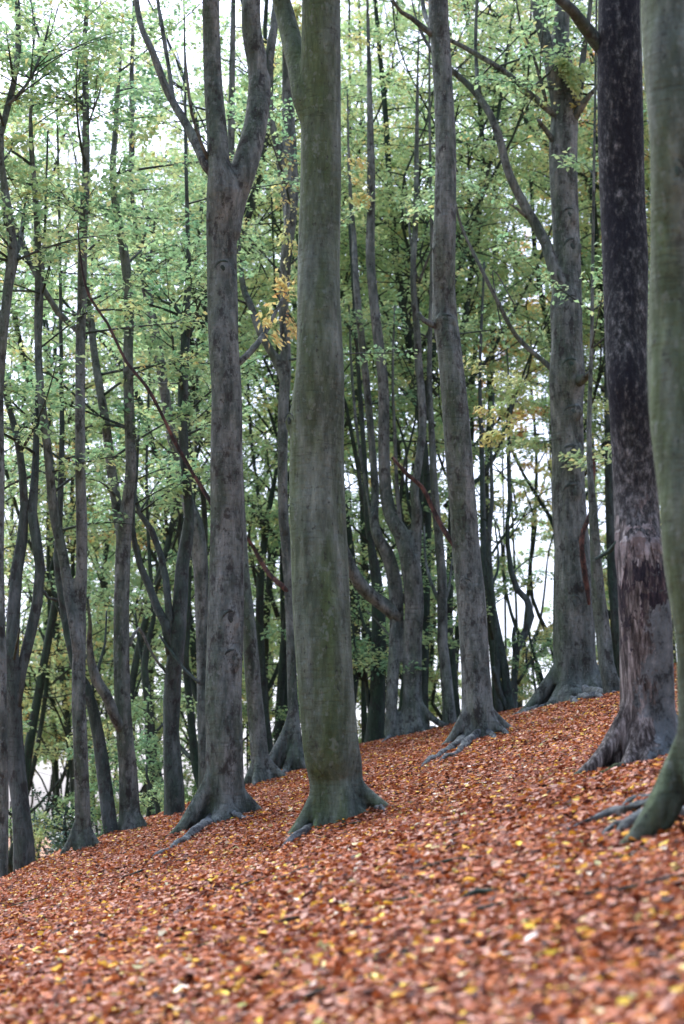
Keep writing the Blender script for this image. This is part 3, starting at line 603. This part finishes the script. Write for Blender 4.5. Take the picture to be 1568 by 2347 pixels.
mid('pale beech with a thick low side limb, dividing into two stems halfway up',
    [[(300, 1902, 54), (298, 1860, 47), (293, 1760, 42), (286, 1680, 39), (281, 1600, 38), (278, 1450, 37), (281, 1300, 36), (287, 1200, 34), (295, 1130, 28), (300, 1060, 26), (295, 900, 25), (294, 800, 24), (296, 700, 24), (286, 588, 23), (274, 520, 20), (262, 450, 18), (258, 380, 16), (265, 300, 15), (268, 230, 13), (276, 140, 9), (280, 20, 6), (284, -200, 3)],
     [(280, 1235, 28), (270, 1173, 26), (256, 1080, 24), (245, 988, 22), (232, 910, 21), (224, 860, 20), (214, 790, 18), (209, 738, 18), (203, 690, 14), (196, 600, 10), (188, 500, 7), (180, 380, 4)]],
    [[(282, 1680, 22), (264, 1645, 24), (244, 1596, 24), (222, 1558, 24), (209, 1520, 20), (205, 1470, 13), (207, 1430, 9), (200, 1370, 6)], [(296, 1480, 9), (318, 1440, 7), (350, 1500, 6), (388, 1552, 5)]],
    base=(300, 1904), butt=[(200, .3, .07), (-10, .3, .07)], hero=.028, n=55)
mid('gently leaning grey beech whose bowed stem slants up behind the forked beech',
    [[(476, 1800, 40), (468, 1600, 32), (463, 1400, 32), (458, 1270, 36), (444, 1195, 38), (430, 1150, 28), (415, 1088, 25), (396, 1010, 24), (376, 888, 23), (360, 790, 22), (341, 690, 21), (325, 625, 19), (316, 580, 18), (304, 500, 17), (299, 430, 15), (302, 340, 14), (302, 170, 10), (306, 20, 7), (310, -200, 4)]],
    [[(400, 1020, 10), (420, 960, 8), (430, 880, 6), (426, 800, 4)], [(330, 640, 8), (350, 560, 6), (356, 470, 4)], [(316, 590, 7), (332, 540, 6), (344, 480, 5)]],
    Y=41, n=45)
mid('many-limbed dark beech on the crest left of the forked beech',
    [[(402, 1862, 48), (400, 1800, 44), (396, 1740, 42), (393, 1676, 38), (394, 1600, 38), (398, 1540, 38), (408, 1450, 38), (414, 1376, 34), (418, 1300, 32), (428, 1240, 30), (434, 1180, 22), (428, 1100, 22), (420, 1000, 22), (418, 913, 23), (425, 788, 22), (425, 728, 20), (432, 640, 14), (430, 520, 10), (426, 350, 8), (424, 150, 5), (420, -100, 3)],
     [(394, 1500, 26), (380, 1430, 22), (360, 1392, 20), (343, 1346, 17), (321, 1296, 15), (310, 1250, 13), (303, 1206, 12), (312, 1100, 8), (318, 980, 6)],
     [(396, 1480, 20), (388, 1410, 18), (380, 1326, 16), (368, 1270, 15), (348, 1216, 14), (320, 1176, 12), (306, 1120, 7)]],
    [[(425, 745, 10), (400, 700, 8), (372, 690, 6), (350, 660, 4)], [(425, 780, 10), (445, 730, 8), (460, 690, 5)], [(420, 900, 8), (400, 820, 6), (395, 760, 5)], [(366, 1456, 6), (398, 1502, 7), (424, 1536, 7), (444, 1554, 7), (458, 1566, 6)]],
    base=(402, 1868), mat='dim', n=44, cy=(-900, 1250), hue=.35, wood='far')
mid('stout dark beech with a forked trunk at the far left of the wood',
    [[(56, 1972, 50), (54, 1930, 46), (48, 1850, 42), (38, 1760, 42), (33, 1680, 40), (30, 1600, 38), (28, 1500, 32), (31, 1400, 30), (38, 1310, 28), (50, 1240, 25), (56, 1160, 20), (52, 1088, 18), (36, 988, 15), (12, 900, 13), (2, 800, 12), (-10, 600, 9), (-20, 300, 6), (-30, 0, 4)],
     [(36, 1620, 24), (50, 1535, 25), (70, 1450, 26), (86, 1380, 25), (92, 1300, 23), (82, 1230, 24), (74, 1176, 24), (80, 1090, 18), (84, 980, 14), (90, 800, 10), (100, 600, 7), (110, 300, 4)]],
    [[(30, 1520, 8), (38, 1480, 7), (46, 1440, 4)], [(90, 1340, 7), (110, 1370, 7), (130, 1376, 7)]],
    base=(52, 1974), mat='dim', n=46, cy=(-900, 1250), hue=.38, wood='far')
mid('grey trunk cut by the left edge of the picture beside a stout dark beech',
    [[(4, 1990, 32), (5, 1900, 30), (6, 1780, 28), (2, 1640, 28), (0, 1500, 30), (-4, 1300, 26), (0, 1100, 22), (-2, 900, 20), (5, 800, 20), (12, 720, 22), (20, 650, 24), (31, 588, 26), (24, 520, 22), (13, 450, 18), (3, 370, 14), (2, 310, 14), (14, 260, 15), (32, 190, 15), (42, 110, 14), (40, 0, 12), (36, -200, 8), (30, -500, 4)]],
    [[(30, 600, 14), (48, 545, 12), (52, 510, 8), (60, 450, 4)], [(12, 245, 8), (40, 220, 8), (70, 180, 7), (92, 130, 6), (104, 90, 5), (120, 20, 3)], [(10, 290, 7), (-10, 230, 6), (-20, 150, 4)]],
    base=(8, 1998), n=44)
mid('dark upright beech between the slim divided beech and the pale beech, foot hidden',
    [[(256, 1925, 34), (248, 1850, 33), (236, 1760, 31), (226, 1690, 29), (212, 1620, 26), (196, 1570, 22), (172, 1530, 19), (154, 1450, 18), (142, 1376, 18), (132, 1280, 18), (138, 1150, 15), (142, 1000, 12), (140, 800, 9), (136, 500, 6), (130, 200, 4)]],
    [[(206, 1600, 10), (222, 1540, 8), (240, 1480, 6), (244, 1400, 4)]], base=(258, 1908), mat='dim', n=34, cy=(-900, 1350), hue=.36, wood='far')
mid('crooked dark stem between the pale beech and the many-limbed dark beech',
    [[(352, 1900, 28), (350, 1834, 27), (348, 1760, 26), (344, 1676, 25), (340, 1610, 20), (331, 1530, 17), (343, 1456, 13), (352, 1420, 11), (344, 1300, 9), (336, 1100, 7), (344, 800, 5)]],
    [[(350, 1800, 14), (330, 1770, 13), (312, 1740, 10), (306, 1690, 6)], [(345, 1690, 7), (372, 1662, 6), (380, 1650, 3)], [(332, 1540, 8), (318, 1470, 7), (310, 1400, 5)]], Y=44, mat='far', n=28, cy=(-500, 1450), hue=.36, wood='far')
mid('dark stem leaning close against the left side of the forked beech low down',
    [[(470, 1830, 26), (452, 1770, 22), (445, 1726, 20), (436, 1626, 18), (426, 1526, 15), (430, 1450, 12), (436, 1300, 9), (450, 1000, 7), (455, 700, 5)]],
    [[(440, 1740, 12), (424, 1724, 10), (405, 1700, 7)]], Y=46, mat='far', n=26, cy=(-500, 1450), hue=.36, wood='far')
mid('narrow dark beech in the gap between the forked beech and the mossy centre trunk',
    [[(626, 1790, 20), (615, 1690, 17), (606, 1600, 16), (599, 1500, 17), (595, 1426, 19), (597, 1326, 18), (605, 1250, 17), (612, 1190, 14), (624, 1130, 12), (634, 1080, 9), (640, 980, 7), (632, 700, 5), (620, 400, 4)],
     [(607, 1250, 10), (600, 1200, 9), (590, 1120, 8), (575, 1000, 7), (570, 900, 6), (560, 700, 4)]],
    [[(610, 1200, 8), (625, 1220, 6), (645, 1245, 3)]], Y=50, mat='far', n=34, cy=(-500, 1500), hue=.44, wood='far')
mid('short black-looking trunk standing just left of the mossy centre trunk beyond the crest',
    [[(650, 1800, 24), (650, 1700, 21), (652, 1600, 20), (652, 1500, 16), (648, 1380, 12), (644, 1200, 8)]], [[(650, 1640, 8), (630, 1680, 8), (612, 1710, 5)]], Y=52, mat='far', n=14, cy=(900, 1700), hue=.36, wood='far')

# the clump right of the mossy trunk
mid('many-stemmed beech clump on the crest, one great limb bending left behind the mossy trunk',
    [[(950, 1674, 68), (947, 1645, 52), (945, 1576, 44), (946, 1476, 43), (949, 1376, 45), (942, 1300, 46), (922, 1230, 38), (900, 1190, 34), (886, 1140, 31), (880, 1038, 28), (879, 888, 26), (867, 780, 25), (856, 680, 23), (849, 588, 22), (850, 480, 21), (851, 400, 20), (849, 300, 17), (846, 150, 12), (842, 0, 9), (838, -200, 5)],
     [(948, 1320, 30), (954, 1226, 27), (955, 1176, 25), (950, 1130, 21), (959, 1063, 20), (969, 963, 20), (960, 838, 20), (956, 763, 18), (949, 680, 16), (947, 613, 15), (951, 540, 15), (954, 450, 14), (955, 350, 13), (957, 200, 9), (960, 60, 6), (962, -150, 3)],
     [(898, 1685, 40), (897, 1640, 28), (900, 1560, 28), (906, 1480, 30), (909, 1400, 34), (904, 1330, 34), (888, 1270, 31), (866, 1230, 26), (857, 1186, 23), (860, 1130, 20), (854, 1038, 18), (841, 888, 18), (830, 788, 18), (820, 690, 17), (814, 605, 15), (812, 550, 14), (805, 470, 12), (800, 380, 9), (796, 200, 6)]],
    [[(915, 1420, 34), (896, 1400, 33), (868, 1378, 32), (836, 1352, 31), (812, 1318, 28), (796, 1280, 27), (780, 1230, 22), (770, 1160, 16)],
     [(850, 1180, 8), (820, 1000, 7), (806, 850, 6), (800, 700, 4)], [(955, 640, 8), (942, 560, 6), (936, 500, 5), (925, 460, 3)], [(960, 650, 7), (978, 600, 6), (995, 560, 4)], [(944, 1300, 14), (925, 1240, 10), (912, 1150, 10), (905, 1000, 8), (900, 860, 6), (905, 700, 4)],
     [(900, 1465, 5), (870, 1430, 4), (840, 1400, 3)]],
    base=(950, 1674), hero=.034, butt=[(195, .8, .11), (210, .5, .1), (250, .4, .1), (300, .4, .1), (345, .9, .1)], mat='grey', n=36, cy=(-700, 560),
    roots=[[(925, 1684, 12), (905, 1692, 10), (880, 1702, 6)], [(975, 1664, 14), (990, 1664, 10), (1006, 1666, 5)], [(900, 1694, 12), (885, 1700, 8), (872, 1706, 4)]], knots=[(957, 1528, 18, 20)],
    boughs=[(790, 350, 840, 380, .74, .11, 1.0), (785, 400, 840, 420, .75, .11, 1.0), (786, 440, 850, 460, .78, .13, 1.4), (790, 80, 840, 100, .72, .12, 1.2)])
mid('broad shadowy trunk behind the beech clump, nearest the mossy centre trunk',
    [[(858, 1710, 46), (862, 1640, 40), (866, 1560, 36), (868, 1450, 34), (866, 1350, 28), (850, 1250, 18), (840, 1150, 14), (832, 1000, 12), (818, 800, 9), (800, 500, 6)]],
    [[(850, 1650, 10), (842, 1580, 9), (835, 1540, 8), (815, 1490, 6), (808, 1430, 4)], [(836, 1560, 6), (812, 1530, 5), (800, 1500, 3)], [(860, 1480, 8), (830, 1420, 7), (812, 1330, 5)]], Y=45, mat='far', n=40, cy=(-500, 1600), hue=.35, wood='far')
mid('slim grey beech between the beech clump and the straight slender beech',
    [[(1031, 1662, 33), (1029, 1626, 29), (1022, 1540, 26), (1015, 1476, 24), (1013, 1326, 22), (1005, 1226, 20), (996, 1120, 18), (990, 1000, 15), (984, 850, 12), (990, 600, 9), (985, 300, 6), (984, 0, 4)]],
    [[(1012, 1390, 10), (990, 1340, 8), (975, 1280, 6), (972, 1200, 4)], [(1015, 1400, 8), (1030, 1340, 6), (1036, 1280, 3)]], base=(1031, 1664), mat='grey', n=22, cy=(-700, 900), hue=.40)
mid('thin dark trunk pressed behind the slim grey beech',
    [[(1052, 1680, 22), (1045, 1620, 20), (1038, 1530, 18), (1032, 1450, 15), (1030, 1350, 12), (1040, 1200, 9), (1046, 900, 6)]],
    [[(1036, 1500, 9), (1050, 1460, 8), (1062, 1440, 5)]], Y=49, mat='far', n=26, cy=(-300, 1450), hue=.45, wood='far')
mid('twin dark stems leaning together right of the straight slender beech',
    [[(1172, 1650, 24), (1166, 1610, 22), (1156, 1530, 20), (1135, 1426, 19), (1125, 1376, 18), (1110, 1276, 16), (1107, 1176, 14), (1104, 1020, 11), (1100, 850, 8), (1110, 600, 5)],
     [(1146, 1640, 20), (1140, 1560, 15), (1140, 1480, 14), (1130, 1380, 12), (1120, 1250, 12), (1128, 1150, 10), (1126, 1050, 7), (1132, 900, 5)]],
    [[(1164, 1630, 16), (1148, 1596, 14), (1136, 1560, 13), (1130, 1530, 9)], [(1124, 1350, 7), (1140, 1310, 6), (1142, 1270, 5), (1134, 1200, 4)]], Y=46, mat='dim', n=24, cy=(-300, 1250), hue=.5, wood='far')
mid('sinuous S-bent young tree against the bright gap in the wood',
    [[(1180, 1660, 17), (1179, 1600, 16), (1179, 1551, 16), (1184, 1490, 17), (1204, 1450, 18), (1217, 1412, 18), (1208, 1375, 16), (1184, 1350, 14), (1172, 1310, 13), (1164, 1250, 11), (1163, 1200, 10), (1168, 1150, 9), (1164, 1050, 7), (1170, 950, 5), (1162, 800, 3)]],
    [[(1180, 1500, 10), (1177, 1460, 9), (1179, 1438, 7)], [(1186, 1566, 8), (1202, 1542, 7), (1214, 1520, 6), (1240, 1496, 5), (1262, 1470, 3)], [(1206, 1530, 5), (1208, 1490, 5), (1222, 1465, 4), (1232, 1440, 2)], [(1164, 1240, 4), (1190, 1200, 3), (1216, 1150, 2)], [(1170, 1320, 3), (1200, 1290, 3), (1240, 1270, 2)]],
    Y=47, mat='dim', n=9, cy=(-300, 1250), hue=.55, wood='far', name='young_tree')
mid('slim stem just right of the mossy centre trunk, seen low through tangled twigs',
    [[(836, 1720, 14), (834, 1600, 14), (838, 1450, 18), (836, 1300, 18), (834, 1176, 18), (826, 1000, 14), (812, 800, 11), (806, 500, 8), (802, 200, 6), (800, -100, 4)]],
    [[(838, 1500, 6), (815, 1450, 5), (800, 1420, 3)], [(836, 1340, 5), (812, 1300, 5), (800, 1270, 3)]], Y=55, mat='far', n=40, cy=(-500, 1600), hue=.4, wood='far')

# ---- the wood behind: slender far trees, each its own
def far_tree(px, Y, g, lab, group, hue, lowy, nb, leaf):
    x = (px - 784) / FPX * Y; z0 = gz(x, Y); root = tag(empty('beech_tree', (x, Y, z0)), lab, 'tree', group)
    H = g.uniform(.42, .52) * Y + 4; r0 = g.uniform(.09, .19); n = 12; t = np.linspace(0, 1, n); ph = g.uniform(0, 6.3, 4); am = g.uniform(.6, 1.5)
    P = np.stack([x + am * np.sin(ph[0] + t * 6.5) * t ** .6 + .25 * am * np.sin(ph[3] + t * 17) * t ** .5 + g.normal(0, 1.2) * t, Y + .4 * np.sin(ph[1] + t * 4) * t, z0 - .3 + H * t], -1)
    Wt = MB(); P_, r_ = smoothpath(P, r0 * (1 - t * .85), .9); Wt.tube(P_, r_, 9, .04, seed=int(g.integers(1e6))); Wt.build('trunk', M['far'], root, (x, Y, z0))
    LV = Leaves(); Wd = MB(); limbs = [(P_, r_)]
    for k in range(int(g.integers(5, 9))):
        s = int(g.uniform(.10, .6) * len(P_)); az = g.uniform(0, 6.3); L = g.uniform(4, 9); tt = np.linspace(0, 1, 7)[:, None]
        d = np.array([math.cos(az), math.sin(az), 0]); Q = P_[s] + d * (L * g.uniform(.25, .6) * tt ** .8 + .3 * np.sin(tt * 6 + ph[2])) + np.array([.6, .3, .1]) * np.sin(tt * g.uniform(5, 10) + k) * tt + np.array([0, 0, 1]) * L * tt ** 1.15
        Q, q = smoothpath(Q, r_[s] * (.62 - .5 * tt[:, 0]), .6); B = MB(); B.tube(Q, q, 7, .05, seed=k); B.build('branch', M['far'], root, (x, Y, z0)); limbs.append((Q, q))
    cnt = 0; tries = 0
    while cnt < nb and tries < nb * 9:
        tries += 1; Q, q = limbs[int(g.integers(len(limbs)))]; k = int(g.integers(len(Q))); ex, ey, _ = proj(Q[k])
        if not (-120 < ex < 1690 and -250 < ey < lowy): continue
        if g.uniform() < np.interp(ey, [0, 500, 850, 1150], [0, .2, .62, .85]): continue
        if 1150 < ex < 1275 and ey > 900 and g.uniform() < .8: continue
        az = g.uniform(0, 6.3); L = g.uniform(1.4, 3.6); d0 = np.array([math.cos(az), math.sin(az), g.uniform(-.05, .9)])
        bough(LV, Wd, Q[k], d0, L, g, leaf=leaf, hue=hue + (.07 if ey < 600 else 0), r0=.022, dens=.85, twigs=cnt % 2 == 0, hs=.10); cnt += 1
    if cnt: build_crown('crown', LV, Wd, root, (x, Y, z0), wood='far')

g = np.random.default_rng(21)
spots = []
for k in range(57):
    row = k % 3; Y = (50, 62, 78)[row] + g.uniform(-5, 6)
    px = -60 + (k // 3 + g.uniform(.1, .9)) * 1690 / 19
    spots.append((px, Y, row))
for k, (px, Y, row) in enumerate(spots):
    if row == 0 and 1140 < px < 1300: continue
    if row and 1175 < px < 1280: continue
    if px < 480: lab, gr = 'slim dark beech among the distant crowd left of the forked beech', 'distant beeches left of the forked beech'
    elif px < 1060: lab, gr = 'slim dark beech far between the forked beech and the straight slender beech', 'distant beeches behind the middle'
    else: lab, gr = 'slim dark beech in the far wood beyond the massive crest beech', 'distant beeches behind the crest beech'
    hue = g.normal(.47, .05) if px < 1000 else g.normal(.46, .05)
    if g.uniform() < .10: hue = g.uniform(.6, .72)
    low = 1750 if px < 480 else (1650 if px < 1130 else 1560)
    if 1150 < px < 1290: low = 1050
    far_tree(px, Y, g, lab, gr, hue, low, 96, .125 if row == 0 else .15 if row == 1 else .19)

# orange-leaved tree in the right-hand gap
def sapling(px, py, Y, label, hue, nb, ln, up, leaf, name='beech_sapling', cat='young tree', h=None, leafm='leaf'):
    g = np.random.default_rng(int(abs(px) * 7 + Y)); p = at(px, py, Y); z0 = gz(p[0], Y); root = tag(empty(name, (p[0], Y, z0)), label, cat)
    top = p[2] if h is None else z0 + h; W = MB(); n = 8; t = np.linspace(0, 1, n)[:, None]
    P = np.array([p[0], Y, z0 - .1]) * (1 - t) + np.array([p[0] + g.normal(0, .3), Y, top]) * t + np.array([.12, 0, 0]) * np.sin(t * 5); P, r = smoothpath(P, .02 + .05 * (1 - t[:, 0]) * min(1, top - z0), .3)
    W.tube(P, r, 8, .05); W.build('stem' if h else 'trunk', M['far'], root, (p[0], Y, z0)); LV = Leaves(); Wd = MB()
    for _ in range(nb):
        k = int(len(P) * (1 - up * g.uniform(0, 1))) - 1; az = g.uniform(0, 6.3)
        bough(LV, Wd, P[max(k, 0)], np.array([math.cos(az), math.sin(az), g.uniform(0, .9)]), g.uniform(*ln), g, leaf=leaf, hue=hue, hs=.1, r0=.012, dens=1.2)
    build_crown('crown', LV, Wd, root, (p[0], Y, z0), leafm, 'far')
sapling(1130, 560, 72, 'orange-leaved tree far off in the gap right of the straight slender beech', .86, 30, (1, 2.4), .30, .16, 'autumn_tree', 'tree')
sapling(1170, 640, 66, 'gold-tinged tree beyond the arching limb of the crest beech', .76, 22, (1, 2.2), .25, .15, 'autumn_tree', 'tree')
sapling(1240, 1450, 54, 'yellow-green sapling at the crest left of the massive beech', .64, 26, (.6, 1.4), .7, .10)
sapling(120, 1905, 36, 'glossy dark green holly bush low at the crest beside the slim divided beech', .55, 34, (.4, .9), 1.0, .075, 'holly_bush', 'bush', h=1.5, leafm='holly')
sapling(160, 1915, 33.5, 'small holly clump tucked against the foot of the slim divided beech', .45, 14, (.3, .6), 1.0, .07, 'holly_bush', 'bush', h=.8, leafm='holly')
sapling(350, 1852, 38, 'small bright green shrub poking over the crest beside the pale beech', .5, 16, (.4, .8), 1.0, .08, 'shrub', 'bush', h=1.3)
sapling(1248, 1590, 46, 'rounded green shrub beyond the crest left of the massive beech', .42, 26, (.5, 1.0), 1.0, .09, 'shrub', 'bush', h=2.4)
sapling(935, 1560, 60, 'yellow-green shrub showing through the gap beside the beech clump', .62, 26, (.7, 1.6), .8, .12, 'shrub', 'bush', h=5)

gu = np.random.default_rng(77)
for k in range(13):
    Yk = gu.uniform(44, 74); sapling(-40 + k * 46 + gu.uniform(-15, 15), gu.uniform(1700, 1880), Yk, 'leafy understorey sapling beyond the crest, left of the forked beech', gu.uniform(.35, .62), 20, (.7, 1.7), .85, .13, 'understorey_sapling', 'young tree')
for k in range(10):
    sapling(20 + k * 48 + gu.uniform(-12, 12), 1800, gu.uniform(40, 56), 'low leafy shrub beyond the crest, left of the forked beech', gu.uniform(.35, .6), 26, (.5, 1.3), .95, .10, 'shrub', 'bush', h=gu.uniform(3.0, 5.5))
for k in range(12):
    sapling(570 + k * 54 + gu.uniform(-15, 15), gu.uniform(1480, 1640), gu.uniform(62, 88), 'leafy understorey sapling beyond the crest, right of the forked beech', gu.uniform(.4, .66), 16, (.8, 1.9), .75, .17, 'understorey_sapling', 'young tree')
for o in [o for o in COL.objects if str(o.get('label')).startswith('low leafy shrub')]: o['group'] = 'low shrubs beyond the crest left of the forked beech'
for o in [o for o in COL.objects if o.name.startswith('understorey_sapling')]: o['group'] = 'understorey saplings ' + o['label'].split(', ')[1]

# ---- the damp air of the wood
hz = MB(); lo, hi = np.array([-3400, -3400, -40.]), np.array([3400, 3900, 36.]); 
hv = np.array([[x, y, z] for x in (lo[0], hi[0]) for y in (lo[1], hi[1]) for z in (-ZLOW, hi[2])], float)
hm, hnt, hn, ho = nodes('damp_air'); pv = hn.new('ShaderNodeVolumePrincipled'); pv.inputs['Density'].default_value = HAZE; pv.inputs['Color'].default_value = (.86, .93, .97, 1); pv.inputs['Anisotropy'].default_value = .3
hnt.links.new(pv.outputs[0], ho.inputs['Volume'])
if HAZE: tag(mesh_np('haze', hv, [np.array([[0, 1, 3, 2], [4, 6, 7, 5], [0, 4, 5, 1], [2, 3, 7, 6], [0, 2, 6, 4], [1, 5, 7, 3]])], hm, None, False), kind='stuff')

# ---- sticks on the leaves
for pts, lab in (([(960, 2008, 6), (1000, 1996, 9), (1040, 1986, 8), (1112, 1976, 4)], 'dark crooked twig lying on the fallen leaves, farther of two'),
                 ([(1060, 2075, 9), (1095, 2062, 13), (1130, 2060, 9), (1140, 2052, 4)], 'short thick dark twig lying on the fallen leaves, nearer of two')):
    P = []; r = []
    for x, y, wd in pts:
        q = on_ground(x, y); rr = wd / 2 / FPX * q[1]; P.append((q[0], q[1], q[2] + rr + .035)); r.append(rr)
    P, r = smoothpath(P, r, .04); W = MB(); W.tube(P, r, 8, .08, ref=(0, 0, 1)); o = W.build('fallen_twig', M['far'], None, P[0]); o.location = P[0]
    tag(o, lab, 'twig')
gt = np.random.default_rng(8)
for k in range(16):
    x0, y0 = gt.uniform(60, 1500), gt.uniform(2010, 2300) if k % 2 else gt.uniform(1850, 2050); q = on_ground(x0, max(y0, 2090 - .26 * x0)); a = gt.uniform(-.6, .6) + (3.14 if gt.uniform() < .5 else 0); L = gt.uniform(.15, .5)
    P = np.array([[q[0] + math.cos(a) * L * t, q[1] + math.sin(a) * L * t + .05 * math.sin(t * 5 + k), 0] for t in (0, .35, .7, 1)]); P[:, 2] = ground_z(P[:, 0], P[:, 1]) + .045
    P, r = smoothpath(P, np.array([.011, .010, .007, .003]) * gt.uniform(.7, 1.3), .04); W = MB(); W.tube(P, r, 7, .08, ref=(0, 0, 1)); o = W.build('fallen_twig', M['far'], None, P[0]); o.location = P[0]
    tag(o, 'thin bare twig scattered among the fallen leaves', 'twig', 'thin twigs scattered on the leaf carpet')
